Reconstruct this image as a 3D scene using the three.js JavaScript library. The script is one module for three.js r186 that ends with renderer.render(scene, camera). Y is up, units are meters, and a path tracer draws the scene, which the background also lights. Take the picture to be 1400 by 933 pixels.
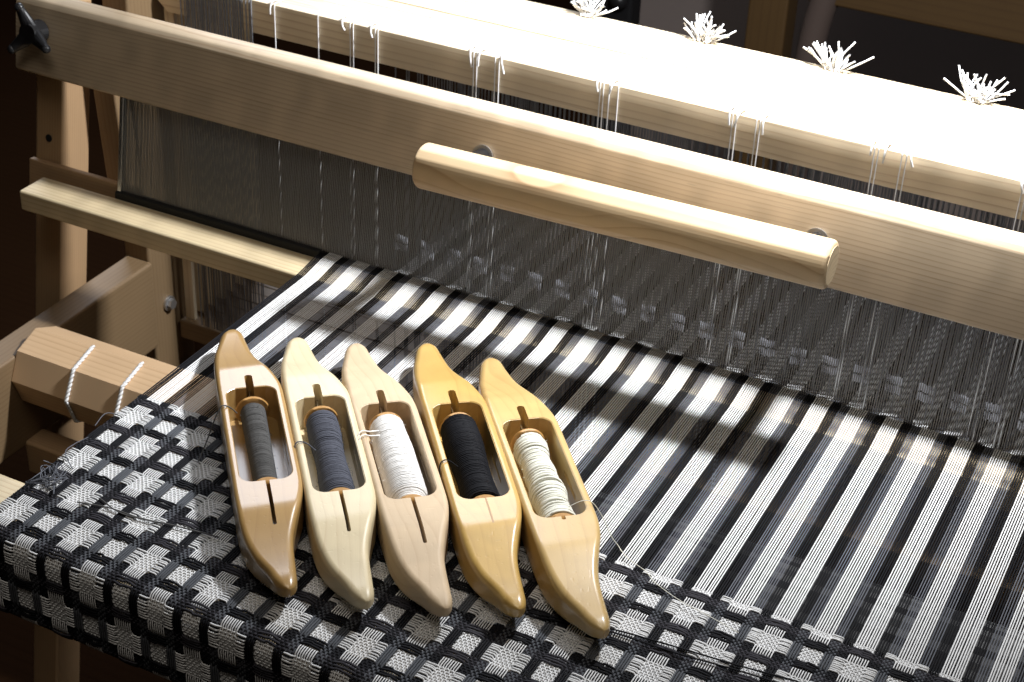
import * as THREE from 'three';
import { RoundedBoxGeometry } from 'three/addons/geometries/RoundedBoxGeometry.js';
import { mergeGeometries, toCreasedNormals } from 'three/addons/utils/BufferGeometryUtils.js';
import { RectAreaLightUniformsLib } from 'three/addons/lights/RectAreaLightUniformsLib.js';
import { Brush, Evaluator, SUBTRACTION } from 'three-bvh-csg';

// ---------------------------------------------------------------- camera, lamps, exposure
const scene = new THREE.Scene();
const camera = new THREE.PerspectiveCamera(22.593, 1024 / 682, 0.05, 30);
camera.position.set(0.65712, 0.68507, 1.03089);
camera.up.set(-0.26992, 0.84768, -0.45671);
camera.lookAt(0.65712 - 0.36718, 0.68507 - 0.52909, 1.03089 - 0.76501);
camera.focus = 1.1; camera.userData.fStop = 22;
const renderer = new THREE.WebGLRenderer();
renderer.toneMapping = THREE.LinearToneMapping;
renderer.toneMappingExposure = 1.0;
renderer.shadowMap.enabled = true;
RectAreaLightUniformsLib.init();
scene.background = new THREE.Color(0.003, 0.0022, 0.0018);      // a dim room

function spot(color, power, at, to, angle, pen, size) {
  const l = new THREE.SpotLight(color, power, 0, angle, pen, 2); l.position.set(...at); l.target.position.set(...to); l.castShadow = true; l.shadow.radius = size; scene.add(l, l.target); return l;
}
spot(new THREE.Color(0.95, 0.97, 1.0), 4.5, [0.44, 0.64, -0.105], [0.20, 0.10, -0.25], 1.1, 0.5, 1.3);      // bright work lamp hung over the beater
function area(color, power, w, h, at, to) {
  const l = new THREE.RectAreaLight(color, power, w, h); l.position.set(...at); l.lookAt(...to); scene.add(l); return l;
}
area(new THREE.Color(0.82, 0.88, 1.0), 8, 1.15, 1.0, [-1.05, 1.42, -1.45], [0.2, 0, 0.2]);    // cool window far behind, left
area(new THREE.Color(1.0, 0.92, 0.82), 3.0, 1.0, 0.8, [0.50, 1.90, 0.80], [0.25, 0, 0.1]);      // warm fill light, added above the viewer
area(new THREE.Color(1.0, 0.88, 0.74), 0.55, 1.0, 0.9, [1.75, 0.85, 0.9], [0.35, 0.1, 0.0]);     // light from the room on the right

// ---------------------------------------------------------------- helpers
const P = 0.026;                      // width of one white stripe plus one dark stripe
const mul32 = (a) => () => { a |= 0; a = a + 0x6D2B79F5 | 0; let t = Math.imul(a ^ a >>> 15, 1 | a); t = t + Math.imul(t ^ t >>> 7, 61 | t) ^ t; return ((t ^ t >>> 14) >>> 0) / 4294967296; };
const rnd = mul32(20240);
const jit = (a) => (rnd() * 2 - 1) * a;
const V = (x, y, z) => new THREE.Vector3(x, y, z);
const lerp = (a, b, t) => a + (b - a) * t, clamp = (x, a = 0, b = 1) => Math.min(b, Math.max(a, x));
const smooth = (a, b, x) => { const t = clamp((x - a) / (b - a)); return t * t * (3 - 2 * t); };
const used = {};
function numbered(n) { const k = used[n] = (used[n] ?? -1) + 1; return k ? `${n}_${String(k).padStart(3, '0')}` : n; }
function tag(o, label, category, group, kind) {
  o.userData.label = label; if (category) o.userData.category = category; if (group) o.userData.group = group; if (kind) o.userData.kind = kind; return o;
}
function shadow(o) { o.castShadow = o.receiveShadow = true; return o; }
function thing(name, label, category, at = [0, 0, 0], group) {
  const o = new THREE.Group(); o.name = numbered(name); o.position.set(...at); scene.add(o); return tag(o, label, category, group);
}
function part(name, geo, mat, parent, label) {
  const m = shadow(new THREE.Mesh(geo, mat)); m.name = parent === scene ? numbered(name) : name; parent.add(m);
  if (label) m.userData.label = label; return m;
}
const join = (list) => mergeGeometries(list.map((g) => { const q = g.index ? g.toNonIndexed() : g; for (const k of Object.keys(q.attributes)) if (!['position', 'normal', 'uv'].includes(k)) q.deleteAttribute(k); return q; }));
// uv in metres: the grain runs along axis a
function grainUV(g, a = 'x', off = 0) {
  const p = g.attributes.position, n = g.attributes.normal, uv = new Float32Array(p.count * 2);
  const I = { x: 0, y: 1, z: 2 }[a], J = (I + 1) % 3, K = (I + 2) % 3;
  const q = [0, 0, 0], m = [0, 0, 0];
  for (let i = 0; i < p.count; i++) {
    q[0] = p.getX(i); q[1] = p.getY(i); q[2] = p.getZ(i); m[0] = Math.abs(n.getX(i)); m[1] = Math.abs(n.getY(i)); m[2] = Math.abs(n.getZ(i));
    let u, v;
    if (m[I] > 0.8) { u = q[J] * 0.5; v = q[K]; } else { u = q[I]; v = q[J] + q[K]; }
    uv[2 * i] = u + off * 0.37; uv[2 * i + 1] = v + off * 0.091;
  }
  g.setAttribute('uv', new THREE.BufferAttribute(uv, 2)); return g;
}
function rbox(x0, x1, y0, y1, z0, z1, r = 0.002, a = 'x', off = 0) {
  const g = new RoundedBoxGeometry(x1 - x0, y1 - y0, z1 - z0, 2, Math.min(r, (x1 - x0) / 2.1, (y1 - y0) / 2.1, (z1 - z0) / 2.1)).toNonIndexed();
  g.translate((x0 + x1) / 2, (y0 + y1) / 2, (z0 + z1) / 2); return grainUV(g, a, off);
}
// profile: [[z, y], ...] swept along x
function sweepX(profile, x0, x1, off = 0, crease = 0.5) {
  const s = new THREE.Shape(profile.map(([z, y]) => new THREE.Vector2(-z, y)));
  let g = new THREE.ExtrudeGeometry(s, { depth: x1 - x0, bevelEnabled: true, bevelThickness: 0.0012, bevelSize: 0.0012, bevelOffset: -0.0012, bevelSegments: 2, steps: 1 });
  g.rotateY(Math.PI / 2); g.translate(x0, 0, 0);
  g = toCreasedNormals(g, crease); return grainUV(g, 'x', off);
}
// strands: many tubes gathered into one geometry
class Strands {
  constructor() { this.p = []; this.n = []; this.c = []; this.i = []; this.k = 0; }
  tube(pts, r, sides = 5, col = 1, ups = null, flat = 1, open = false) {
    const N = pts.length, M = open ? sides : sides + 1, T = V(), B = V(), U = V();
    const base = this.k;
    for (let a = 0; a < N; a++) {
      const A = pts[Math.max(0, a - 1)], C = pts[Math.min(N - 1, a + 1)];
      T.subVectors(C, A).normalize();
      if (ups) U.copy(Array.isArray(ups) ? ups[a] : ups); else U.set(0.13, 1, 0.21);
      B.crossVectors(T, U); if (B.lengthSq() < 1e-8) B.crossVectors(T, V(1, 0, 0)); B.normalize(); U.crossVectors(B, T).normalize();
      const ra = typeof r === 'function' ? r(a / (N - 1)) : r;
      for (let s = 0; s < M; s++) {
        const th = open ? lerp(-0.35, Math.PI + 0.35, s / (sides - 1)) : s / sides * Math.PI * 2, cs = Math.cos(th), sn = Math.sin(th);
        this.p.push(pts[a].x + (B.x * cs + U.x * sn * flat) * ra, pts[a].y + (B.y * cs + U.y * sn * flat) * ra, pts[a].z + (B.z * cs + U.z * sn * flat) * ra);
        this.n.push(B.x * cs + U.x * sn, B.y * cs + U.y * sn, B.z * cs + U.z * sn);
        this.c.push(col, col, col);
      }
    }
    for (let a = 0; a < N - 1; a++) for (let s = 0; s < M - 1; s++) {
      const q = base + a * M + s; this.i.push(q, q + M, q + 1, q + 1, q + M, q + M + 1);
    }
    this.k += N * M; return this;
  }
  geo() {
    const g = new THREE.BufferGeometry();
    g.setAttribute('position', new THREE.Float32BufferAttribute(this.p, 3));
    g.setAttribute('normal', new THREE.Float32BufferAttribute(this.n, 3));
    g.setAttribute('color', new THREE.Float32BufferAttribute(this.c, 3));
    g.setIndex(this.i); return g;
  }
}
const curve = (pts, n) => new THREE.CatmullRomCurve3(pts.map((p) => V(...p)), false, 'catmullrom', 0.5).getPoints(n);

// ---------------------------------------------------------------- textures and materials
function noise2(seed) {
  const r = mul32(seed), t = new Float32Array(65536); for (let i = 0; i < 65536; i++) t[i] = r();
  return (x, y, px, py) => {                                   // periodic value noise
    let xi = Math.floor(x), yi = Math.floor(y); const fx = x - xi, fy = y - yi, sx = fx * fx * (3 - 2 * fx), sy = fy * fy * (3 - 2 * fy);
    const h = (a, b) => t[(((a % px) + px) % px & 255) + (((b % py) + py) % py & 255) * 256];
    return lerp(lerp(h(xi, yi), h(xi + 1, yi), sx), lerp(h(xi, yi + 1), h(xi + 1, yi + 1), sx), sy);
  };
}
const toS = (v) => Math.round(255 * clamp(v <= 0.0031308 ? v * 12.92 : 1.055 * Math.pow(v, 1 / 2.4) - 0.055));
function tex(w, h, fn, srgb = true) {
  const d = new Uint8Array(w * h * 4);
  for (let y = 0; y < h; y++) for (let x = 0; x < w; x++) {
    const c = fn(x / w, y / h), o = (y * w + x) * 4;
    for (let k = 0; k < 3; k++) d[o + k] = srgb ? toS(c[k]) : Math.round(255 * clamp(c[k]));
    d[o + 3] = 255;
  }
  const t = new THREE.DataTexture(d, w, h); t.wrapS = t.wrapT = THREE.RepeatWrapping; t.magFilter = THREE.LinearFilter; t.minFilter = THREE.LinearMipmapLinearFilter; t.generateMipmaps = true;
  if (srgb) t.colorSpace = THREE.SRGBColorSpace; t.needsUpdate = true; return t;
}
// multipliers around 1: growth lines along u, pores, curly figure across
function woodTex(seed, { lines = 14, warp = 0.5, dark = 0.35, figure = 0.05, pores = 0.1, w = 1024, h = 512 } = {}) {
  const n = noise2(seed), m = noise2(seed + 7);
  return tex(w, h, (u, v) => {
    const bend = (n(u * 4, v * 4, 4, 4) - 0.5) * warp + (n(u * 9, v * 7, 9, 7) - 0.5) * warp * 0.25;
    const L = (v * lines + bend * 2.2); const f = L - Math.floor(L);
    const strength = 0.45 + 0.55 * m(u * 5, Math.floor(L) * 1.0, 5, lines);
    let g = Math.pow(f, 5) * (1 - smooth(0.93, 1, f)) * strength;                            // late wood: a thin dark line
    const fine = m(u * 26, v * 190, 26, 190) * 0.6 + n(u * 60, v * 256, 60, 256) * 0.4;
    const pore = smooth(0.72, 0.95, fine) * pores;
    const fig = (n(u * 40 + bend * 3, v * 5, 40, 5) - 0.5) * figure + (m(u * 7, v * 3, 7, 3) - 0.5) * 0.12;
    const b = 1 + fig - pore + (fine - 0.5) * 0.06;
    g *= dark;
    return [0.92 * b * (1 - g * 0.75), 0.92 * b * (1 - g), 0.92 * b * (1 - g * 1.18)];
  });
}
const T_maple = woodTex(11, { lines: 34, warp: 0.55, dark: 0.55, figure: 0.26, pores: 0.20 });
const T_pine = woodTex(23, { lines: 26, warp: 0.18, dark: 0.42, figure: 0.04, pores: 0.06 });
const T_handle = woodTex(37, { lines: 14, warp: 0.9, dark: 0.5, figure: 0.06, pores: 0.08 });
const T_shut = [51, 67, 83].map((s, i) => woodTex(s, { lines: 8 + i * 2, warp: 1.1, dark: 0.2, figure: 0.10, pores: 0.10 }));
const T_dent = (() => { const n = noise2(131), m = noise2(137); return tex(512, 256, (u, v) => { const d = smooth(0.80, 0.98, n(u * 40, v * 22, 40, 22)) * 0.6 + m(u * 150, v * 90, 150, 90) * 0.10 + n(u * 9, v * 5, 9, 5) * 0.5; return [1 - d, 1 - d, 1 - d]; }, false); })();
function rep(t, lu, lv, rot = 0) { const c = t.clone(); c.repeat.set(1 / lu, 1 / lv); c.rotation = rot; c.needsUpdate = true; return c; }
const lin = (r, g, b) => new THREE.Color().setRGB(r, g, b);
function wood(color, t, lu, lv, rough = 0.5, coat = 0, coatRough = 0.25) {
  return new THREE.MeshPhysicalMaterial({ color, map: rep(t, lu, lv), roughness: rough, clearcoat: coat, clearcoatRoughness: coatRough });
}
const M = {
  board: wood(lin(0.72, 0.575, 0.40), T_maple, 0.55, 0.12, 0.48, 0.15, 0.4),
  bar: wood(lin(0.78, 0.65, 0.46), T_maple, 0.7, 0.2, 0.5),
  race: wood(lin(0.66, 0.54, 0.34), T_maple, 0.6, 0.16, 0.5),
  handle: wood(lin(0.68, 0.505, 0.30), T_handle, 0.42, 0.13, 0.5, 0.1, 0.4),
  handleEnd: wood(lin(0.70, 0.56, 0.36), T_handle, 0.10, 0.060, 0.5),
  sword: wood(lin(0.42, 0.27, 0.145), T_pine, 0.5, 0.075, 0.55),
  frame: wood(lin(0.22, 0.145, 0.075), T_pine, 0.6, 0.12, 0.55),  // darkened to put shade into rail, upright and shaft bottom bars
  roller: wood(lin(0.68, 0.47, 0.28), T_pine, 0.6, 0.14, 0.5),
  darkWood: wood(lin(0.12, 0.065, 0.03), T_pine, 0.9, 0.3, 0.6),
  bench: wood(lin(0.085, 0.045, 0.012), T_pine, 0.9, 0.3, 0.6),
  steel: new THREE.MeshStandardMaterial({ color: lin(0.24, 0.23, 0.21), metalness: 0.3, roughness: 0.5 }),
  rod: new THREE.MeshStandardMaterial({ color: lin(0.5, 0.5, 0.5), metalness: 1, roughness: 0.25 }),
  zinc: new THREE.MeshStandardMaterial({ color: lin(0.6, 0.6, 0.6), metalness: 0.9, roughness: 0.3 }),
  black: new THREE.MeshPhysicalMaterial({ color: lin(0.012, 0.012, 0.013), roughness: 0.35 }),
  rubber: new THREE.MeshStandardMaterial({ color: lin(0.008, 0.008, 0.008), roughness: 0.6 }),
  flange: wood(lin(0.52, 0.28, 0.085), T_shut[0], 0.05, 0.05, 0.4, 0.4, 0.3),
};
const yarn = (r, g, b, rough = 0.9) => new THREE.MeshPhysicalMaterial({ color: lin(r, g, b), vertexColors: true, roughness: rough, specularIntensity: r < 0.3 ? 0.35 : 0.6, side: THREE.DoubleSide });
const Y = {
  white: yarn(0.78, 0.78, 0.775), whiteWeft: yarn(0.68, 0.68, 0.675), black: yarn(0.0065, 0.0065, 0.0085, 0.75), grey: yarn(0.125, 0.130, 0.148), eye: yarn(0.50, 0.51, 0.56), greyCloth: yarn(0.085, 0.090, 0.100), greyWeft: yarn(0.036, 0.034, 0.040, 0.8),
  cord: yarn(0.80, 0.80, 0.80), heddle: yarn(0.21, 0.215, 0.235), charcoal: yarn(0.095, 0.093, 0.090), slate: yarn(0.080, 0.084, 0.104), cream: yarn(0.70, 0.69, 0.60), bobWhite: yarn(0.80, 0.78, 0.75),  // heddle: white heddles greyed, shade behind the reed put into the colour
};

// ---------------------------------------------------------------- the room
{
  const g = new THREE.PlaneGeometry(8, 8); g.rotateX(-Math.PI / 2); g.translate(0, -0.75, 0); grainUV(g, 'x');
  tag(part('floor', g, Object.assign(wood(lin(0.022, 0.009, 0.003), T_pine, 1.2, 0.4, 0.95), { specularIntensity: 0.1 }), scene), 'dark brown wooden floor under the loom', null, null, 'structure');
  const n = noise2(5), t = tex(256, 256, (u, v) => { const b = 0.7 + 0.6 * (0.6 * n(u * 5, v * 5, 5, 5) + 0.4 * n(u * 13, v * 13, 13, 13)); return [0.6 * b, 0.6 * b, 0.62 * b]; });
  const w = new THREE.PlaneGeometry(7, 3.2); w.translate(3.05, 0.85, -1.75);
  tag(part('wall', w, new THREE.MeshStandardMaterial({ color: lin(0.40, 0.325, 0.28), map: t, roughness: 0.9 }), scene), 'dark grey plaster wall in the unlit background', null, null, 'structure');
}

// ---------------------------------------------------------------- the loom frame
const loom = thing('floor_loom', 'pale wooden loom frame with side rail, upright, beams and roller beneath the cloth', 'loom');
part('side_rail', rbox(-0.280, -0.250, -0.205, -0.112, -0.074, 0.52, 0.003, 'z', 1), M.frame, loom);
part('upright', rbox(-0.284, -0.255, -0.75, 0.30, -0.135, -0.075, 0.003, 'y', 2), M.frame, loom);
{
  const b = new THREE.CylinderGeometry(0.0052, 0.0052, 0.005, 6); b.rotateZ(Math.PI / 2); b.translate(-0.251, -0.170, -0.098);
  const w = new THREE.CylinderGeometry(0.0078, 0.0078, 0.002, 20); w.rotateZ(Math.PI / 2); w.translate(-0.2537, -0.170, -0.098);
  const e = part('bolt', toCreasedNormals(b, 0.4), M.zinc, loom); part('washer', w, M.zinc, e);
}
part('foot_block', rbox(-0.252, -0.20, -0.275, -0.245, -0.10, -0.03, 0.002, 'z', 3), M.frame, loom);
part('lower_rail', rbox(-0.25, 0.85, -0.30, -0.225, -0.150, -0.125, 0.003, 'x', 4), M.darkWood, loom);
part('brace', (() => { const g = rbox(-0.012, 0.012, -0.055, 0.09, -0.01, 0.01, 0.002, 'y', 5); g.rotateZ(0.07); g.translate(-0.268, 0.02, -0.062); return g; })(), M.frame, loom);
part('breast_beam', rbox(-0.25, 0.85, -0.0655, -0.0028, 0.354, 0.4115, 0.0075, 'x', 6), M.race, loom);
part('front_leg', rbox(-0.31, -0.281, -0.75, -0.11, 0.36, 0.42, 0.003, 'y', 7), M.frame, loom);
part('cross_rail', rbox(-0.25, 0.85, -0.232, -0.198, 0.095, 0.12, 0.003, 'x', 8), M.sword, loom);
{ // octagonal cloth roller
  const c = 0.0325, k = 0.0135, prof = [[-c, -k], [-k, -c], [k, -c], [c, -k], [c, k], [k, c], [-k, c], [-c, k]];
  const g = sweepX(prof, -0.249, 0.85, 9, 0.25); g.rotateX(0.36); g.translate(0, -0.133, 0.090);
  const beam = part('cloth_beam', g, M.roller, loom);
  for (const [x, lean] of [[-0.188, -0.011], [-0.137, -0.012]]) {
    const s = new Strands(), pts = [], oct = [[-k, c], [k, c], [c, k], [c, -k], [k, -c], [-k, -c], [-c, -k], [-c, k], [-k, c]];
    for (let i = 0; i <= 200; i++) {
      const q = i / 200 * 5.2, a = Math.floor(q), f = q - a, A = oct[a % 8], B = oct[(a + 1) % 8], ss = 1 + 0.0016 / c;
      let z = lerp(A[0], B[0], f) * ss, y = lerp(A[1], B[1], f) * ss; const cc = Math.cos(0.36), sn = Math.sin(0.36);
      pts.push(V(x + lean * (i / 200 - 0.15) * 0.6, -0.133 + y * cc - z * sn, 0.090 + y * sn + z * cc));
    }
    const rings = pts.length;
    for (const ph of [0, Math.PI]) s.tube(pts.map((p, i) => V(p.x + Math.cos(i * 0.55 + ph) * 0.0008, p.y + Math.sin(i * 0.55 + ph) * 0.0005, p.z + Math.sin(i * 0.55 + ph) * 0.0005)), 0.00115, 6);
    part('tie_cord', s.geo(), Y.cord, beam, 'white twisted cord wound round the roller');
  }
}

// ---------------------------------------------------------------- the warp
const BEAM_Z = 0.405, FR = 0.0085;
const FELL = 9.27;
const warpY = (z) => z < 0 ? 0.0052 - 0.078 * (1 - Math.exp(z / 0.04)) : z > 0.0375 ? 0 : z > 0 ? 0.0052 * (1 - z / 0.0375) : 0.0052;
const isW = (i) => ((i + 4) % 16 + 16) % 16 < 8;
const colOf = (i) => Math.floor((i + 4) / 16);                                  // white column a white end belongs to
const nearCol = (i) => Math.round((i + 0.5) / 16);
const endX = (i) => (i + 0.5) / 16 * P;
const I0 = -8, I1 = 25 * 16 + 3;
const warp = thing('warp_threads', 'taut striped warp of white, black and grey threads between reed and cloth', 'warp');
{
  let stripe = null, key = '', mat = null, nm = '';
  const flush = () => { if (stripe) part(nm, stripe.geo(), mat, warp); stripe = null; };
  for (let i = I0; i <= I1; i++) {
    const w = isW(i), nc = nearCol(i), k = w ? 'w' + colOf(i) : (nc % 2 ? 'g' : 'b') + nc + (endX(i) > nc * P);
    if (k !== key) { flush(); key = k; stripe = new Strands(); nm = w ? 'white_stripe' : nc % 2 ? 'grey_stripe' : 'black_stripe'; mat = w ? Y.white : nc % 2 ? Y.grey : Y.black; }
    const x = endX(i), col = 0.92 + rnd() * 0.12, dx = jit(0.00012), zf = FELL * P + 0.004;
    for (const side of [0]) {
      const pts = [];
      for (const z of [-0.40, -0.26, -0.115, -0.05, -0.02, -0.009, -0.001, 0.012, 0.0375, 0.09, 0.15, 0.20, zf]) {
        const t = smooth(0, zf, z), sp = w ? 0 : 0.00027 * (1 - 0.3 * t);
        pts.push(V(x + side * sp + dx * (0.3 + t) + jit(0.00006), warpY(z) + side * 0.00006 * (1 - t) + (z > 0.05 && z < 0.23 ? jit(0.00015) : 0), z));
      }
      stripe.tube(pts, w ? 0.00046 : nc % 2 ? 0.00042 : 0.00055, 6, col);
    }
  }
  flush();
}

// ---------------------------------------------------------------- the woven cloth
// q: rows of white squares/flowers counted from the beam (0) to the fell (5); arc length along the cloth in metres
const ROWS = [[-4, 19.85], [-3, 18.6], [-2, 17.36], [-1, 16.12], [0, 14.88], [1, 13.65], [2, 12.41], [3, 11.24], [4, 10.17], [5, 9.14]];
function arcOf(q) { for (let a = 0; a < ROWS.length - 1; a++) if (q <= ROWS[a + 1][0] || a === ROWS.length - 2) { const A = ROWS[a], B = ROWS[a + 1]; return lerp(A[1], B[1], (q - A[0]) / (B[0] - A[0])) * P; } }
function surf(u, out, nrm) {                        // u -> point (y, z) and normal: over the beam, down its front, under it
  const R = FR, q = R * Math.PI / 2, H = 0.0485;
  let a = u - BEAM_Z;
  if (a < 0) { out.set(0, 0, u); nrm.set(0, 1, 0); return; }
  if (a < q) { const t = a / R; out.set(0, R * Math.cos(t) - R, BEAM_Z + R * Math.sin(t)); nrm.set(0, Math.cos(t), Math.sin(t)); return; }
  a -= q;
  if (a < H) { out.set(0, -R - a, BEAM_Z + R); nrm.set(0, 0, 1); return; }
  a -= H;
  if (a < q) { const t = a / R; out.set(0, -R - H - R * Math.sin(t), BEAM_Z + R * Math.cos(t)); nrm.set(0, -Math.sin(t), Math.cos(t)); return; }
  a -= q; out.set(0, -2 * R - H - a * 0.12, BEAM_Z - a); nrm.set(0, -1, -0.12).normalize();
}
const flower = (k, r) => ((k + r) % 2 + 2) % 2 === 0;
const parity = (i, j) => ((i + j) % 2 + 2) % 2 === 0;
function lift(i, j) {                               // how the warp end i lies over (+) or under (-) the pick j
  const wi = isW(i), wj = isW(j), k = nearCol(i), r = nearCol(j);
  if (wi && wj) return parity(i, j) ? 0.45 : -0.45;
  if (!wi && !wj) return parity(i, j) ? 0.5 : -0.5;
  if (wi) return flower(k, r) ? 1 : -1;             // white end, dark picks
  return flower(k, r) ? -1 : 1;                     // dark end, white picks
}
const cloth = thing('woven_cloth', 'black, grey and white checked cloth with white flower squares folded over the front beam', 'cloth');
const J0 = -4 * 16 + 2, J1 = 5 * 16 - 2;            // picks woven so far
const colMax = (j) => Math.min(I1, Math.round(lerp(17.5, 26, clamp((j + 10) / 90)) * 16));
{
  const o = V(), n = V();
  const picks = []; for (let j = J0; j <= J1; j++) { const u = arcOf((j + 0.5) / 16), a = V(), b = V(); surf(u, a, b); picks.push([j, u, a, b]); }
  // warp ends
  let s = null, key = '', nm, mat; const flush = () => { if (s && s.k) part(nm, s.geo(), mat, cloth); s = null; };
  for (let i = I0; i <= I1; i++) {
    const w = isW(i), nc = nearCol(i), k = w ? 'w' + colOf(i) : nc + ':' + (endX(i) > nc * P);
    if (k !== key) { flush(); key = k; s = new Strands(); nm = w ? 'white_warp_stripe' : nc % 2 ? 'grey_warp_stripe' : 'black_warp_stripe'; mat = w ? Y.white : nc % 2 ? Y.greyCloth : Y.black; }
    const pts = [], ups = [], x = endX(i), col = 0.9 + rnd() * 0.14;
    for (const [j, u, a, b] of picks) {
      if (colMax(j) < i) continue;
      const l = lift(i, j), h = (Math.abs(l) < 0.9 ? l : l * 0.85) * 0.0011;
      const bunch = w && isW(j) ? 0.96 : 1, xc = w ? colOf(i) * P : x;
      pts.push(V(xc + (x - xc) * bunch + jit(0.00010), a.y + b.y * h, a.z + b.z * h)); ups.push(b);
    }
    if (pts.length > 2) s.tube(pts, (w ? 0.00043 : 0.00076), 4, col, ups, 0.8, true);
  }
  flush();
  // weft picks
  key = '';
  for (const [j, u, a, b] of picks) {
    const w = isW(j), r = nearCol(j), k = w ? 'w' + colOf(j) : r + ':' + ((j + 0.5) / 16 > r);
    if (k !== key) { flush(); key = k; s = new Strands(); nm = w ? 'white_weft_band' : ((r % 2) + 2) % 2 ? 'grey_weft_band' : 'black_weft_band'; mat = w ? Y.whiteWeft : ((r % 2) + 2) % 2 ? Y.greyWeft : Y.black; }
    const pts = [], ups = [], col = 0.88 + rnd() * 0.16;
    const row = w ? colOf(j) : 0, m = (j + 0.5) / 16 - row;      // place inside the white band
    let wander = 0;
    pts.push(V(I0 / 16 * P - 0.0004, a.y - b.y * 0.001, a.z - b.z * 0.001)); ups.push(b);
    for (let i = I0; i <= Math.min(I1, colMax(j)); i++) {
      const l = -lift(i, j), fl = Math.abs(l) > 0.9;
      let h = (fl ? (l > 0 ? 0.95 : -0.9) : l) * 0.00115, du = jit(0.00012);
      if (fl && l > 0) {                                         // a float: it bows up and strays
        const t = w ? 0 : Math.sin(clamp(((i + 4) % 16 + 16) % 16 / 7) * Math.PI);
        h += w ? 0.0001 : 0.00032 * t; if (i % 4 === 0) wander = jit(w ? 0.0004 : 0.0008); du += w ? wander - m * 0.004 * 0 : wander * t;
      } else if (w && isW(i)) du -= m * 0.0022;                  // white squares draw together
      const uu = u + du; surf(uu, o, n);
      pts.push(V(endX(i), o.y + n.y * h, o.z + n.z * h)); ups.push(n.clone());
    }
    s.tube(pts, w ? 0.00066 : 0.00094, 4, col, ups, 0.72, true);
  }
  flush();
  // the part of the cloth already taken up runs back under the warp to the roller
  const L = new THREE.PlaneGeometry(25 * P, 0.28, 1, 1), nn = noise2(9);
  const t = tex(512, 512, (x, y) => { const cx = x * 8, cy = y * 8, a = Math.floor(cx * 2) % 2, b2 = Math.floor(cy * 2) % 2, f = 0.75 + 0.5 * nn(x * 200, y * 200, 200, 200); const v = (a && b2 ? 0.11 : a || b2 ? ((Math.floor(cx) + Math.floor(cy)) % 2 ? 0.008 : 0.05) : 0.008) * f; return [v, v, v]; });  // same cloth painted much darker, shade under the warp put into the colour
  t.repeat.set(3, 1.2);
  L.rotateX(-Math.PI / 2 - 0.32); L.translate(11.8 * P, -0.118, 0.245);
  const roll = new THREE.CylinderGeometry(0.046, 0.046, 25 * P, 40, 1, true); roll.rotateZ(Math.PI / 2); roll.translate(12 * P, -0.131, 0.090);
  const t2 = t.clone(); t2.repeat.set(1.1, 3); t2.rotation = Math.PI / 2; t2.needsUpdate = true;
  part('wound_roll', roll, new THREE.MeshStandardMaterial({ map: t2, roughness: 0.95, side: THREE.DoubleSide }), cloth);
  part('taken_up_layer', L, new THREE.MeshStandardMaterial({ map: t, roughness: 0.95, side: THREE.DoubleSide }), cloth);
}

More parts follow.
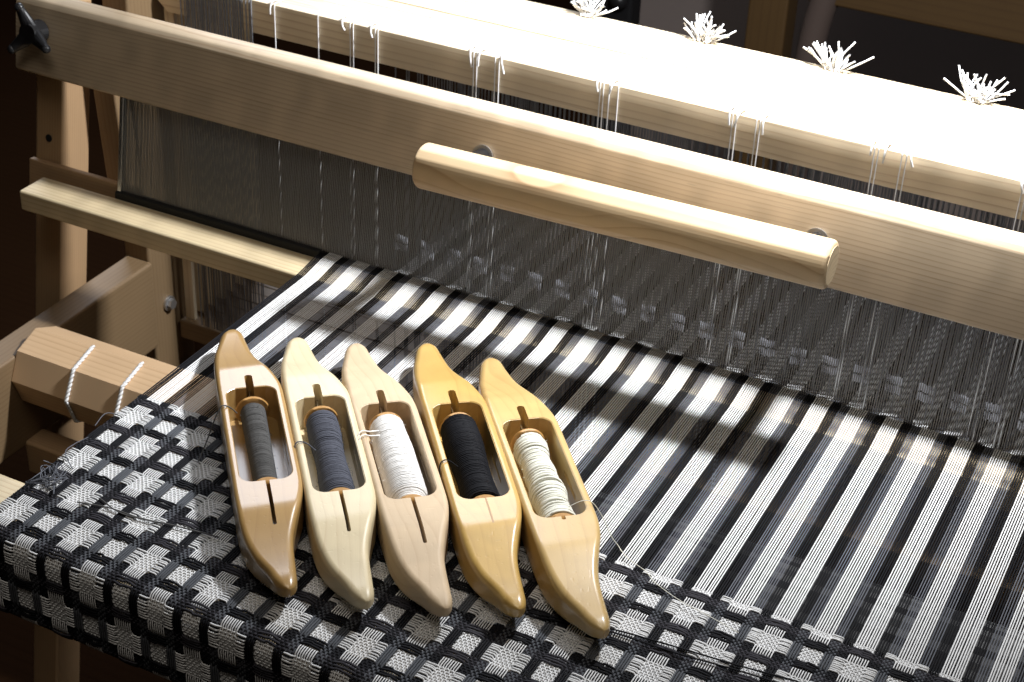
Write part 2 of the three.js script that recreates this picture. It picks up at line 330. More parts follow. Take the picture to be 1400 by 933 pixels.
// ---------------------------------------------------------------- the beater
const TILT = Math.atan(0.17);
const beater = thing('beater', 'pale maple beater with round pull handle, steel reed and shuttle race across the warp', 'beater');
const tilted = (g) => { g.rotateX(-TILT); return g; };          // s (up) and n (forward) leaned back about the warp line
{
  const R = 0.013, prof = [];
  for (let a = 0; a <= 20; a++) { const t = a / 20 * Math.PI; prof.push([R * Math.cos(t), 0.1465 + 0.0125 * Math.sin(t)]); }
  prof.push([-R, 0.0925], [-R + 0.002, 0.0905], [R - 0.002, 0.0905], [R, 0.0925]);
  part('top_board', tilted(sweepX(prof, -0.3215, 0.95, 0, 0.5)), M.board, beater);
  part('shuttle_race', rbox(-0.299, 0.95, -0.0205, -0.0014, 0.0045, 0.0370, 0.0022, 'x', 3), M.race, beater);
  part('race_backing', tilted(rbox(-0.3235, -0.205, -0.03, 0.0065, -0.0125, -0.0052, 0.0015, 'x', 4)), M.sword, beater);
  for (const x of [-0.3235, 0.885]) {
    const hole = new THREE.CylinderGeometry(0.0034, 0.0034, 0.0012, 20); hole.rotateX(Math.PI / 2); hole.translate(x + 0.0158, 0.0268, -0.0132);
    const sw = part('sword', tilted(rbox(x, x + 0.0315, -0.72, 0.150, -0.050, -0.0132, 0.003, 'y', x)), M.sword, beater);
    const h = part('peg_hole', tilted(hole), M.rubber, sw);
  }
  // handle
  const hr = 0.0172, A = V(0.1035, 0.1203, 0.065), B = V(0.4162, 0.1262, 0.065), len = A.distanceTo(B), pr = [];
  const rr = 0.0035; pr.push([0, 0], [hr - rr, 0]); for (let a = 1; a <= 5; a++) { const t = a / 5 * Math.PI / 2; pr.push([hr - rr + rr * Math.sin(t), rr - rr * Math.cos(t)]); }
  for (let a = 0; a <= 5; a++) { const t = a / 5 * Math.PI / 2; pr.push([hr - rr + rr * Math.cos(t), len - rr + rr * Math.sin(t)]); } pr.push([0, len]);
  let g = new THREE.LatheGeometry(pr.map(([x, y]) => new THREE.Vector2(x, y)), 48);
  g.rotateZ(-Math.PI / 2); g = toCreasedNormals(g, 0.5);
  { const p = g.attributes.position, uv = new Float32Array(p.count * 2); for (let i = 0; i < p.count; i++) { const e = Math.min(p.getX(i), len - p.getX(i)) < 0.0006; uv[2 * i] = e ? p.getZ(i) * 0.8 : p.getX(i); uv[2 * i + 1] = e ? p.getY(i) * 1.8 : p.getY(i) + p.getZ(i) * 0.35; } g.setAttribute('uv', new THREE.BufferAttribute(uv, 2)); }
  g.rotateZ(Math.atan2(B.y - A.y, B.x - A.x)); g.translate(A.x, A.y, A.z);
  const handle = part('handle', tilted(g), M.handle, beater);
  for (const [x0, sg] of [[0.0003, -1], [len - 0.0003, 1]]) {     // end grain
    const e = new THREE.CylinderGeometry(hr - rr - 0.0002, hr - rr - 0.0002, 0.0012, 40); e.rotateZ(Math.PI / 2); e.translate(x0, 0, 0);
    const q = e.toNonIndexed(), p = q.attributes.position, uv = q.attributes.uv; for (let i = 0; i < p.count; i++) uv.setXY(i, p.getZ(i), p.getY(i) + p.getZ(i) * 0.3);
    q.rotateZ(Math.atan2(B.y - A.y, B.x - A.x)); q.translate(A.x, A.y, A.z);
    part('end_grain', tilted(toCreasedNormals(q, 0.5)), M.handleEnd, handle, 'pale round end of the handle with wavy end grain');
  }
  for (const x of [0.1277, 0.3903]) {
    const c = new THREE.CylinderGeometry(0.0064, 0.0064, 0.042, 24); c.rotateX(Math.PI / 2); c.translate(x, x < 0.2 ? 0.1212 : 0.1232, 0.0350);
    const sp = part('spacer', tilted(toCreasedNormals(c.toNonIndexed(), 0.5)), M.black, handle);
    const w = new THREE.CylinderGeometry(0.0086, 0.0086, 0.0016, 28); w.rotateX(Math.PI / 2); w.translate(x, x < 0.2 ? 0.1215 : 0.1235, 0.0140);
    part('washer', tilted(toCreasedNormals(w.toNonIndexed(), 0.5)), M.zinc, handle);
  }
  // three-winged clamp knob
  const list = [new THREE.CylinderGeometry(0.0085, 0.0100, 0.016, 28).rotateX(Math.PI / 2)];
  for (const a of [1.93, -0.38, 3.95]) {
    const w = new THREE.CylinderGeometry(0.0038, 0.0080, 0.021, 16, 4); w.scale(1, 1, 0.75); w.translate(0, 0.013, 0);
    const tip = new THREE.SphereGeometry(0.0039, 14, 10); tip.translate(0, 0.0236, 0);
    for (const q of [w, tip]) { q.rotateX(0.32); q.translate(0, 0, 0.001); q.rotateZ(a - Math.PI / 2); list.push(q); }
  }
  const k = toCreasedNormals(join(list), 0.6); k.translate(-0.2960, 0.1295, 0.0215);
  const knob = part('clamp_knob', tilted(k), M.black, beater);
  // reed
  const reed = new THREE.Group(); reed.name = 'reed'; beater.add(reed);
  const wires = [], wg = new THREE.BoxGeometry(0.00066, 0.094, 0.0011); wg.deleteAttribute('uv');
  for (let i = 0; i < 560; i++) { const q = wg.clone(); q.rotateZ(jit(0.0006)); q.translate(-0.2150 + (i + 0.5) * P / 16 - 0.00081 + jit(0.00004), 0.0475, jit(0.00008)); wires.push(q); }
  const rw = part('reed_wires', tilted(mergeGeometries(wires)), M.steel, reed); rw.userData.kind = 'stuff';
  part('end_bar', tilted(rbox(-0.2195, -0.2158, 0.001, 0.094, -0.003, 0.003, 0.0006)), M.zinc, reed);
  part('lower_binding', tilted(join([rbox(-0.2215, -0.0135, -0.010, 0.0040, -0.0042, 0.0048, 0.002), rbox(-0.0135, 0.72, -0.010, 0.0020, -0.0034, 0.0036, 0.0015)])), M.rubber, reed);
}

// ---------------------------------------------------------------- heddle shafts
const SZ = -0.108, SP = 0.0160, STH = 0.0155, STOP = 0.156, SBOT = 0.1265;
const ordinal = ['first', 'second', 'third', 'fourth', 'fifth', 'sixth', 'seventh', 'rearmost'];
const hang = [-0.1251, -0.0819, -0.0505, -0.0475, -0.0263, -0.0238, 0.0655, 0.0685, 0.0850, 0.0885, 0.1772, 0.1800, 0.1850, 0.1925, 0.2870, 0.2900, 0.3060, 0.3090, 0.3975, 0.4005, 0.4180, 0.4215, 0.5060, 0.5090, 0.5260, 0.5290];
for (let k = 0; k < 8; k++) {
  const z1 = SZ - k * SP, z0 = z1 - STH, dy = jit(0.0006) * (k ? 1 : 0);
  const sh = thing('heddle_shaft', k === 0 ? 'frontmost heddle shaft, a pale wooden bar with white cords hanging down its face' : `${ordinal[k]} heddle shaft counted from the beater, a pale bar under bright light`, 'heddle shaft', [0, dy, 0], 'heddle shafts standing close together behind the beater');
  const s = new THREE.Shape(); s.moveTo(-0.2385, SBOT); s.lineTo(0.95, SBOT); s.lineTo(0.95, STOP); s.lineTo(-0.251, STOP); s.lineTo(-0.251, SBOT + 0.011); s.closePath();
  let g = new THREE.ExtrudeGeometry(s, { depth: STH - 0.0008, bevelEnabled: true, bevelThickness: 0.0004, bevelSize: 0.0004, bevelOffset: -0.0004, bevelSegments: 2 });
  g.translate(0, 0, z0 + 0.0004); g = toCreasedNormals(g, 0.4); grainUV(g, 'x', k);
  part('top_bar', g, M.bar, sh);
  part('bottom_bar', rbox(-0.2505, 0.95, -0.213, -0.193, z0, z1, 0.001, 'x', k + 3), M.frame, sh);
  part('side_stick', rbox(-0.2475, -0.2365, -0.193, SBOT, z0 + 0.005, z0 + 0.0095, 0.001, 'y', k), M.bar, sh);
  const h = new Strands(), zc = (z0 + z1) / 2;
  for (let i = I0 + k; i <= I1; i += 8) for (const d of [-0.00045, 0.00045]) {
    const x = endX(i);
    h.tube([V(x + d * 0.6, SBOT, zc), V(x + d, -0.060, zc), V(x + d * 2.2, -0.068, zc), V(x + d, -0.076, zc), V(x + d * 0.6, -0.194, zc)], 0.00034, 4, 0.9 + rnd() * 0.15);
  }
  part('heddles', h.geo(), Y.heddle, sh).userData.kind = 'stuff';
  if (k === 0) {
    const ey = new Strands();                                    // the eyes of the heddles that carry the white ends
    for (let i = I0; i <= I1; i++) if (isW(i)) { const x = endX(i) + 0.0004, y = -0.031 + jit(0.0008); for (const q of [0, -0.0085]) ey.tube([V(x, y + q + 0.0035, z1 + 0.0025), V(x + 0.0003, y + q, z1 + 0.0032), V(x, y + q - 0.0030, z1 + 0.0025)], 0.0006, 5, 1); }
    part('heddle_eyes', ey.geo(), Y.eye, sh).userData.kind = 'stuff';
    const zf = z1 + 0.0009;
    const b = new Strands();                                     // spare heddles pushed to the left end
    for (let q = 0; q < 40; q++) { const x = lerp(-0.2185, -0.158, q / 39) + jit(0.0005); b.tube([V(x, STOP + 0.0006, z0 + 0.004), V(x, STOP + 0.0009, zf - 0.001), V(x, STOP - 0.002, zf), V(x + jit(0.0006), 0.0, zf + jit(0.0004)), V(x + jit(0.0006), -0.19, zf)], 0.00048, 5, 0.88 + rnd() * 0.15); }
    for (const x of [-0.1545, -0.1510, -0.1490, -0.223]) b.tube([V(x, STOP + 0.0009, z0), V(x, STOP + 0.0009, zf - 0.001), V(x, STOP - 0.002, zf), V(x, -0.19, zf)], 0.0006, 5, 1);
    part('spare_heddles', b.geo(), Y.heddle, sh, 'bunch of spare white heddles at the left end').userData.kind = 'stuff';
    for (const x of hang) {
      const c = new Strands(), w = jit(0.0008);
      c.tube([V(x, STOP + 0.001, z0 + 0.003), V(x, STOP + 0.0014, zf - 0.0008), V(x, STOP - 0.0016, zf + 0.0003), V(x + w * 0.3, 0.10, zf), V(x + w, 0.02, zf + 0.001), V(x + w, -0.19, zf)], 0.00050, 6, 0.9);
      part('hanging_cord', c.geo(), Y.cord, sh);
    }
    for (const x of [-0.1275, -0.058, -0.030, 0.0625, 0.0715, 0.0905, 0.1745, 0.1880, 0.2845, 0.2925, 0.3115, 0.3955, 0.4060, 0.4240, 0.5040, 0.531]) {
      const c = new Strands(), l = 0.006 + rnd() * 0.006, e = jit(0.004);
      c.tube(curve([[x - e * 0.3, STOP + 0.002, z0 + 0.006], [x, STOP + 0.0032, zf - 0.001], [x + e * 0.4, STOP - 0.002, zf + 0.0022], [x + e, STOP - l, zf + 0.0016]], 10), 0.00085, 6, 1);
      part('cord_end', c.geo(), Y.cord, sh);
    }
  }
}
// frayed cord ends tied along the shafts
[[0.022, 'frayed white cord tuft at the far left of the castle top'], [0.1135, 'leftmost frayed white cord tuft on the far edge of the shaft bars'], [0.2190, 'frayed white cord tuft second from left, in front of the grey wall'], [0.3310, 'frayed white cord tuft third from left, below the brown bench'], [0.4440, 'rightmost frayed white cord tuft near the right picture edge'], [0.553, 'frayed white cord tuft beyond the right picture edge']].slice(1, 5).forEach(([x, label], t) => {
  const zb = SZ - 8 * SP + 0.006;
  const o = thing('cord_tuft', label, 'cord tuft', [x - 0.0045, STOP, zb], 'frayed tie cord ends along the rear edge of the shafts');
  for (let q = 0; q < 38; q++) {
    const s = new Strands(), a = lerp(-1.25, 1.25, (q + 0.5) / 38) + jit(0.3) + (t % 2 ? 0.1 : -0.12), l = (0.009 + rnd() * 0.0135) * (1 + 0.25 * Math.abs(a)), b = jit(0.010), f = jit(0.5) - 0.1, cu = jit(1.0);
    const dx = Math.sin(a), up = Math.cos(a) * 0.85 + 0.30;
    s.tube(curve([[b * 0.6 + dx * 0.002, 0.0006, jit(0.004)], [b + dx * l * 0.45, l * 0.5 * up, f * l * 0.4], [b + dx * l * (0.9 + cu * 0.15), l * up * (0.95 - Math.abs(cu) * 0.2), f * l]], 8), (v) => 0.00066 * (0.9 + 0.25 * v), 6, 1);
    part('cord_end', s.geo(), Y.cord, o);
  }
});

// ---------------------------------------------------------------- boat shuttles
const HL = 0.149, TOP = 0.030;
function shuttleBody(opt) {
  const NS = 76, MR = 44, pos = [], nor = [], idx = [], uv = [];
  const along = (tab, x) => {                       // smooth curve through [distance from the middle, offset] pairs
    let k = 0; while (k < tab.length - 2 && x > tab[k + 1][0]) k++;
    const p = (q) => tab[clamp(q, 0, tab.length - 1)], A = p(k), B = p(k + 1), h = B[0] - A[0], u = clamp((x - A[0]) / h);
    const sl = (q) => { const a = p(q - 1), b = p(q + 1); return b[0] > a[0] ? (b[1] - a[1]) / (b[0] - a[0]) : 0; };
    const m0 = sl(k) * h, m1 = sl(k + 1) * h, u2 = u * u, u3 = u2 * u;
    return (2 * u3 - 3 * u2 + 1) * A[1] + (u3 - 2 * u2 + u) * m0 + (-2 * u3 + 3 * u2) * B[1] + (u3 - u2) * m1;
  };
  // the straight cheek (left) and the scooped cheek (right), near nose and far nose
  const LN = [[0, 0.0222], [0.04, 0.0222], [0.085, 0.0219], [0.104, 0.0200], [0.119, 0.0160], [0.133, 0.0095], [0.143, 0.0062], [HL, 0.0036]];
  const RN = [[0, 0.0222], [0.04, 0.0222], [0.060, 0.0217], [0.074, 0.0192], [0.090, 0.0140], [0.107, 0.0098], [0.130, 0.0084], [HL, 0.0076]];
  const LF = [[0, 0.0222], [0.04, 0.0222], [0.085, 0.0220], [0.110, 0.0200], [0.128, 0.0160], [0.140, 0.0130], [HL, 0.0102]];
  const RF = [[0, 0.0222], [0.04, 0.0222], [0.056, 0.0216], [0.070, 0.0186], [0.086, 0.0132], [0.104, 0.0078], [0.128, 0.0046], [HL, 0.0024]];
  const ringAt = (t) => {
    const s = Math.abs(t), l = along(t > 0 ? LN : LF, s), r = along(t > 0 ? RN : RF, s);
    const end = clamp((HL - s) / 0.0095), round = Math.sqrt(clamp(1 - (1 - end) * (1 - end)) * 0.96 + 0.04), e = clamp((s - 0.06) / (HL - 0.06));
    let w = (l + r) / 2 * round;
    const u = clamp((s - 0.081) / (HL - 0.081)), dip = lerp(1 - Math.pow(1 - u, 2.1), smooth(-0.12, 0.8, u) * 1.0 - smooth(-0.12, 0.8, 0) * (1 - u), opt.soft * 0.7);
    const top = TOP - 0.0078 * dip - 0.0030 * (1 - end) * (1 - end);
    const bot = 0.0005 + 0.0095 * Math.pow(clamp((s - 0.088) / (HL - 0.088)), 1.7) + 0.0025 * (1 - end) * (1 - end);
    return { w, top, bot, shift: (l - r) / 2, rad: Math.min(0.0034 + 0.0022 * e, w * 0.8, (top - bot) * 0.46) };
  };
  for (let a = 0; a <= NS; a++) {
    const c = -Math.cos(a / NS * Math.PI), t = HL * (0.55 * (a / NS * 2 - 1) + 0.45 * c), R = ringAt(t);
    const hw = R.w, hh = (R.top - R.bot) / 2, cy = (R.top + R.bot) / 2, r = R.rad;
    const corners = [[hw - r, hh - r, 0], [-hw + r, hh - r, Math.PI / 2], [-hw + r, -hh + r, Math.PI], [hw - r, -hh + r, 1.5 * Math.PI]];
    const per = MR / 4;
    for (let b = 0; b < MR; b++) {
      const k = Math.floor(b / per), th = corners[k][2] + (b % per) / (per - 1) * Math.PI / 2;
      pos.push(t, cy + corners[k][1] + r * Math.sin(th), R.shift + corners[k][0] + r * Math.cos(th));
    }
  }
  for (let a = 0; a < NS; a++) for (let b = 0; b < MR; b++) { const p = a * MR + b, q = a * MR + (b + 1) % MR; idx.push(p, p + MR, q, q, p + MR, q + MR); }
  for (const [a, d] of [[0, 1], [NS, 0]]) { const R = ringAt(a ? HL : -HL), ci = pos.length / 3; pos.push(a ? HL : -HL, (R.top + R.bot) / 2, R.shift); for (let b = 0; b < MR; b++) { const p = a * MR + b, q = a * MR + (b + 1) % MR; d ? idx.push(ci, p, q) : idx.push(ci, q, p); } }
  const g = new THREE.BufferGeometry(); g.setAttribute('position', new THREE.Float32BufferAttribute(pos, 3));
  g.setAttribute('uv', new THREE.Float32BufferAttribute(new Float32Array(pos.length / 3 * 2), 2)); g.setIndex(idx); g.computeVertexNormals();
  // pocket and slots
  const ev = new Evaluator(); ev.attributes = ['position', 'normal', 'uv']; ev.useGroups = false;
  const rr = (L0, L1, W, r) => { const s = new THREE.Shape(); s.moveTo(L0 + r, -W); s.lineTo(L1 - r, -W); s.absarc(L1 - r, -W + r, r, -Math.PI / 2, 0); s.lineTo(L1, W - r); s.absarc(L1 - r, W - r, r, 0, Math.PI / 2); s.lineTo(L0 + r, W); s.absarc(L0 + r, W - r, r, Math.PI / 2, Math.PI); s.lineTo(L0, -W + r); s.absarc(L0 + r, -W + r, r, Math.PI, 1.5 * Math.PI); return s; };
  const up = (shape, y0, y1, bevel = 0) => { let q = new THREE.ExtrudeGeometry(shape, { depth: y1 - y0, curveSegments: 10, bevelEnabled: bevel > 0, bevelThickness: bevel, bevelSize: bevel, bevelSegments: 3 }); q.rotateX(-Math.PI / 2); q.translate(0, y0, 0); q = toCreasedNormals(q, 0.6); return q; };
  let B = new Brush(g); B.updateMatrixWorld();
  const cut = (q) => { const c = new Brush(q); c.updateMatrixWorld(); B = ev.evaluate(B, c, SUBTRACTION); B.updateMatrixWorld(); };
  const pocket = rr(-0.054, 0.0535, 0.0169, 0.0085);
  cut(up(pocket, 0.0045, 0.06));
  cut(up(pocket, TOP + 0.0001, 0.06, 0.0006));
  cut(up(rr(-0.0695, -0.05, 0.0027, 0.0024), 0.010, 0.06));
  if (opt.slot) cut(up(rr(0.05, 0.05 + opt.slot, 0.00125, 0.0011), 0.011, 0.06));
  for (const sd of opt.eyes) { const q = new THREE.ExtrudeGeometry(rr(-0.008, 0.022, 0.0020, 0.0018), { depth: 0.012, bevelEnabled: false, curveSegments: 6 }); q.translate(0, 0.017, sd > 0 ? 0.014 : -0.026); cut(toCreasedNormals(q, 0.6)); }
  const out = B.geometry; grainUV(out, 'x', opt.off);
  { const p = out.attributes.position, n = out.attributes.normal, u = out.attributes.uv; for (let i = 0; i < p.count; i++) u.setXY(i, p.getX(i) + opt.off * 0.31, p.getZ(i) + p.getY(i) * 0.8 + opt.off * 0.07); }
  return out;
}
function lathe(pr, seg = 40) { const g = new THREE.LatheGeometry(pr.map(([x, y]) => new THREE.Vector2(x, y)), seg); g.rotateZ(-Math.PI / 2); return toCreasedNormals(g.toNonIndexed(), 0.7); }
const SH = [
  { mid: [0.1102, 0.2718], ang: 40.2, c: [0.39, 0.235, 0.078], coat: 0.9, cr: 0.22, rough: 0.42, slot: 0.046, eyes: [-1], soft: 0, t: 0, rot: 0, label: 'amber brown varnished boat shuttle at the left end of the row, holding thin charcoal yarn', bl: 'spool of thin charcoal yarn inside the amber brown leftmost shuttle', y: 'charcoal', rad: (v) => 0.0074 + 0.0010 * (1 - v), yr: 0.00033, turns: 88, mess: 0.25 },
  { mid: [0.1564, 0.2579], ang: 39.8, c: [0.62, 0.515, 0.32], coat: 0.35, cr: 0.35, rough: 0.5, slot: 0.043, eyes: [-1], soft: 0.6, t: 1, label: 'palest cream boat shuttle, second from left, holding slate grey yarn', bl: 'spool of slate blue grey yarn inside the palest cream shuttle', y: 'slate', rad: (v) => 0.0100 + 0.0006 * Math.sin(v * 9), yr: 0.00062, turns: 52, mess: 0.6 },
  { mid: [0.1986, 0.2418], ang: 40.5, c: [0.57, 0.43, 0.27], coat: 0.12, cr: 0.5, rough: 0.6, slot: 0.047, eyes: [-1], soft: 1, t: 2, label: 'unvarnished pinkish beige boat shuttle in the middle of the row, holding white yarn', bl: 'full spool of bright white yarn inside the middle shuttle', y: 'bobWhite', rad: (v) => 0.0112 + 0.0014 * smooth(0, 0.4, v) - 0.003 * smooth(0.9, 1, v), yr: 0.00060, turns: 56, mess: 0.35 },
  { mid: [0.2398, 0.2182], ang: 38.9, c: [0.54, 0.345, 0.10], coat: 0.8, cr: 0.2, rough: 0.42, slot: 0, eyes: [-1], soft: 0.1, t: 0, label: 'glossy golden boat shuttle, fourth from left, holding black yarn', bl: 'spool of black yarn inside the glossy golden shuttle', y: 'black', rad: (v) => 0.0118 + 0.0008 * Math.sin(v * 7), yr: 0.00062, turns: 54, mess: 0.3 },
  { mid: [0.2901, 0.2111], ang: 39.4, c: [0.54, 0.365, 0.14], coat: 0.7, cr: 0.22, rough: 0.42, slot: 0.0075, eyes: [-1], soft: 1, t: 1, label: 'light golden boat shuttle at the right end of the row, holding loose cream yarn', bl: 'spool of lumpy loose cream yarn inside the rightmost shuttle', y: 'cream', rad: (v) => 0.0094 + 0.0012 * Math.sin(v * 17) * Math.sin(v * 5 + 1) + 0.0012 * v, yr: 0.00085, turns: 40, mess: 1.6 },
];
SH.forEach((S, k) => {
  const rotY = Math.PI / 2 * -1 + S.ang * Math.PI / 180;           // local +x is the near tip
  const at = [S.mid[0], 0.0013, S.mid[1]];
  const sh = thing('boat_shuttle', S.label, 'shuttle', at, 'boat shuttles laid side by side on the cloth'); sh.rotation.y = rotY;
  const mat = new THREE.MeshPhysicalMaterial({ color: lin(...S.c), map: rep(T_shut[S.t], 0.30, 0.085), bumpMap: rep(T_dent, 0.09, 0.05), bumpScale: 0.00009, roughness: S.rough, clearcoat: S.coat, clearcoatRoughness: S.cr });
  part('body', shuttleBody({ slot: S.slot, eyes: S.eyes, soft: S.soft, off: k + 1 }), mat, sh);
  const rod = new THREE.CylinderGeometry(0.00125, 0.00125, 0.120, 12); rod.rotateZ(Math.PI / 2); rod.translate(-0.006, 0.0178, 0);
  part('spindle', rod, M.rod, sh);
  if (k === 3) part('slot_plug', rbox(0.0538, 0.0800, 0.020, 0.03003, -0.0009, 0.0009, 0.0004), M.sword, sh, 'thin darker wooden strip filling the slot');
  // bobbin
  const b = thing('bobbin', S.bl, 'bobbin', [at[0], at[1] + 0.0178, at[2]], 'wound bobbins lying in the shuttles'); b.rotation.y = rotY;
  const x0 = -0.0425, x1 = 0.0505, fr = 0.0118;
  for (const [x, sg] of [[x0, 1], [x1, -1]]) {
    const f = lathe([[0, -0.0052], [fr * 0.4, -0.0048], [fr * 0.75, -0.0034], [fr - 0.0006, -0.0014], [fr, 0], [fr - 0.0006, 0.0011], [fr - 0.003, 0.0019], [0.0062, 0.0030], [0, 0.0030]].map(([r, y]) => [r, y * sg]).sort((p, q) => 0), 40);
    f.translate(x, 0, 0); grainUV(f, 'x', k);
    part('flange', f, M.flange, b);
  }
  const r2 = mul32(400 + k), s = new Strands(), a0 = x0 + 0.0025, a1 = x1 - 0.0022, n = S.turns * 18, lay = [];
  const core = []; for (let q = 0; q <= 24; q++) core.push([Math.max(0.003, S.rad(q / 24) - S.yr * 1.1), lerp(a0, a1, q / 24)]);
  const cg = lathe(core, 32), cc = new Float32Array(cg.attributes.position.count * 3).fill(0.8); cg.setAttribute('color', new THREE.BufferAttribute(cc, 3));
  for (const pass of [0, 1]) {
    const pts = []; let dr = 0, dxx = 0, tilt = 0;
    for (let q = 0; q <= n; q++) {
      if (q % 14 === 0) { dr = (r2() - 0.5) * 0.0009 * S.mess; dxx = (r2() - 0.5) * 0.0012 * S.mess; tilt = (r2() - 0.5) * 0.004 * S.mess; }
      const v = q / n, th = q / 18 * Math.PI * 2 * (pass ? -1 : 1) + pass, r = S.rad(pass ? 1 - v : v) + dr * 0.6 + (pass ? S.yr * 0.25 : 0);
      const xx = pass ? lerp(a1, a0, v) : lerp(a0, a1, v);
      lay.push(0); pts.push(V(clamp(xx + dxx * Math.sin(th * 0.5) + Math.sin(th + tilt * 900) * tilt * 0.35, a0, a1), r * Math.sin(th), r * Math.cos(th)));
    }
    const ups = pts.map((p) => V(0, p.y, p.z).normalize());
    s.tube(pts, S.yr, 5, 0.95 - pass * 0.1, ups);
  }
  for (let q = 0; q < 70; q++) {
    const v = r2(), th = r2() * 6.28, r = S.rad(v) + S.yr * 0.6, x = lerp(a0, a1, v), o = 0.0008 + r2() * 0.0016, e = (r2() - 0.5) * 0.004;
    s.tube([V(x, r * Math.sin(th), r * Math.cos(th)), V(x + e, (r + o) * Math.sin(th + 0.08), (r + o) * Math.cos(th + 0.08)), V(x + e * 1.8, (r + o * 0.6) * Math.sin(th + 0.2), (r + o * 0.6) * Math.cos(th + 0.2))], 0.00009, 3, 1);
  }
  const wind = part('yarn_winding', s.geo(), Y[S.y], b);
  part('yarn_core', cg, Y[S.y], b);
  // the loose end of the yarn, in the bobbin's own frame
  const tails = [
    [[-0.036, 0.004, -0.011], [-0.034, 0.010, -0.0150], [-0.032, 0.0140, -0.0195], [-0.031, 0.0125, -0.0225], [-0.029, 0.004, -0.027], [-0.026, -0.010, -0.033], [-0.020, -0.0150, -0.037], [-0.012, -0.0155, -0.040]],
    [[0.000, 0.006, -0.009], [-0.001, 0.0115, -0.0145], [-0.001, 0.0136, -0.0195], [0.001, 0.0120, -0.0226], [0.006, 0.000, -0.0230], [0.012, -0.008, -0.0229]],
    [[-0.026, 0.009, -0.008], [-0.022, 0.0120, -0.0150], [-0.021, 0.0138, -0.0195], [-0.018, 0.0120, -0.0228], [-0.010, 0.004, -0.0230], [-0.004, -0.006, -0.0228]],
    [[0.012, 0.007, -0.010], [0.012, 0.0125, -0.0160], [0.013, 0.0136, -0.0200], [0.017, 0.0115, -0.0228], [0.026, -0.002, -0.0230], [0.034, -0.014, -0.0240]],
    [[0.044, 0.011, -0.006], [0.0445, 0.0150, -0.0145], [0.046, 0.0140, -0.0210], [0.049, 0.004, -0.0275], [0.052, -0.0100, -0.0335], [0.0543, -0.0155, -0.0374], [0.060, -0.0162, -0.0385], [0.0689, -0.0158, -0.0407], [0.082, -0.0160, -0.048], [0.094, -0.0155, -0.0505], [0.1134, -0.0150, -0.0605], [0.130, -0.0145, -0.073], [0.148, -0.0145, -0.0863]].map(([x, y, z]) => [x, y, -z]),
  ];
  tails[k].forEach((q) => { q[2] *= -1; }); const ts = new Strands(); ts.tube(curve(tails[k], 70), k === 4 ? 0.00026 : 0.00045, 6, 1);
  if (k === 2) ts.tube(curve(tails[k].map(([x, y, z]) => [x + 0.006 - z * 0.05, y + 0.0002, z]), 60), 0.00042, 6, 1);
  part('yarn_tail', ts.geo(), Y[S.y], b);
});

// ---------------------------------------------------------------- loose yarns on the cloth
function looseYarn(label, mat, lines, r) {
  const o = thing('loose_yarn', label, 'yarn');
  for (const l of lines) { const s = new Strands(); s.tube(curve(l, 14 * l.length), r, 6, 1); part('strand', s.geo(), mat, o); }
}
looseYarn('thin charcoal yarn lying across the cloth left of the shuttles', Y.charcoal, [[[0.030, 0.0022, 0.362], [0.052, 0.0026, 0.357], [0.075, 0.0024, 0.3555], [0.100, 0.0026, 0.351], [0.130, 0.0022, 0.3465]], [[0.040, 0.0026, 0.352], [0.062, 0.0024, 0.3575], [0.088, 0.0026, 0.354]]], 0.0005);
looseYarn('loose black yarns trailing over the cloth right of the shuttles', Y.black, [[[0.340, 0.0024, 0.312], [0.380, 0.0028, 0.3035], [0.420, 0.0024, 0.2985], [0.460, 0.0028, 0.2955], [0.500, 0.0024, 0.2905], [0.56, 0.0026, 0.288]], [[0.335, 0.0026, 0.3165], [0.375, 0.0024, 0.3060], [0.425, 0.0028, 0.3035], [0.47, 0.0024, 0.2985], [0.53, 0.0026, 0.297]]], 0.0006);
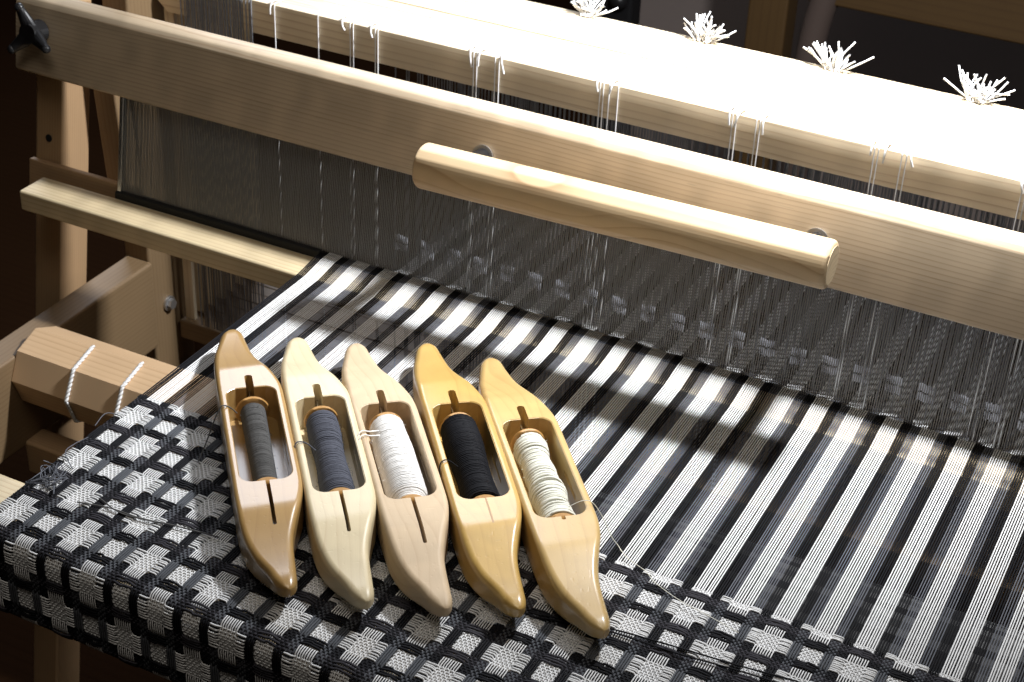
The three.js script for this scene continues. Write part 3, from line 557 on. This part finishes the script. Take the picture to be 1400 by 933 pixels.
{
  const r = mul32(77), lines = [];
  for (let q = 0; q < 9; q++) {
    const l = [[-0.006 + r() * 0.006, 0.001, 0.350 + r() * 0.014]];
    for (let e = 0; e < 5; e++) l.push([-0.012 + r() * 0.026, 0.002 + r() * 0.008, 0.340 + r() * 0.026]);
    lines.push(l);
  }
  lines.push([[0.004, 0.002, 0.335], [-0.010, 0.004, 0.325], [-0.013, 0.002, 0.312], [-0.011, 0.001, 0.300]], [[-0.010, 0.001, 0.268], [-0.016, 0.004, 0.275], [-0.015, 0.002, 0.288]]);
  looseYarn('tangle of fine grey yarn ends at the left edge of the cloth', Y.grey, lines, 0.00032);
}

// ---------------------------------------------------------------- dim things behind
{
  const b = thing('wooden_bench', 'dark brown wooden bench behind the loom at the upper right', 'bench', [0, 0, 0]);
  part('apron', rbox(0.02, 1.6, -0.155, 0.02, -1.22, -1.19, 0.004, 'x', 1), M.bench, b);
  part('bench_top', rbox(-0.02, 1.65, 0.02, 0.05, -1.6, -1.17, 0.004, 'x', 2), M.bench, b);
  part('leg', rbox(-0.062, -0.004, -0.75, 0.02, -1.24, -1.19, 0.004, 'y', 3), M.bench, b);
  part('leg', rbox(1.55, 1.61, -0.75, 0.02, -1.24, -1.19, 0.004, 'y', 4), M.bench, b);
  const s = new Strands(); s.tube(curve([[0.075, 0.02, -1.2], [0.055, -0.10, -1.2], [0.035, -0.22, -1.2], [0.035, -0.40, -1.2], [0.06, -0.75, -1.2]], 30), 0.020, 14, 1);
  part('curved_brace', s.geo(), new THREE.MeshStandardMaterial({ color: lin(0.08, 0.055, 0.045), roughness: 0.8 }), b);
  const p = thing('iron_stand', 'black stand with a small round knob against the grey wall', 'stand');
  part('pole', rbox(-0.285, -0.235, -0.75, 0.25, -1.22, -1.18, 0.006, 'y'), M.black, p);
  const k = new THREE.SphereGeometry(0.014, 20, 14); k.translate(-0.252, -0.205, -1.172); part('knob', k, M.black, p);
}
scene.updateMatrixWorld(true);
renderer.render(scene, camera);
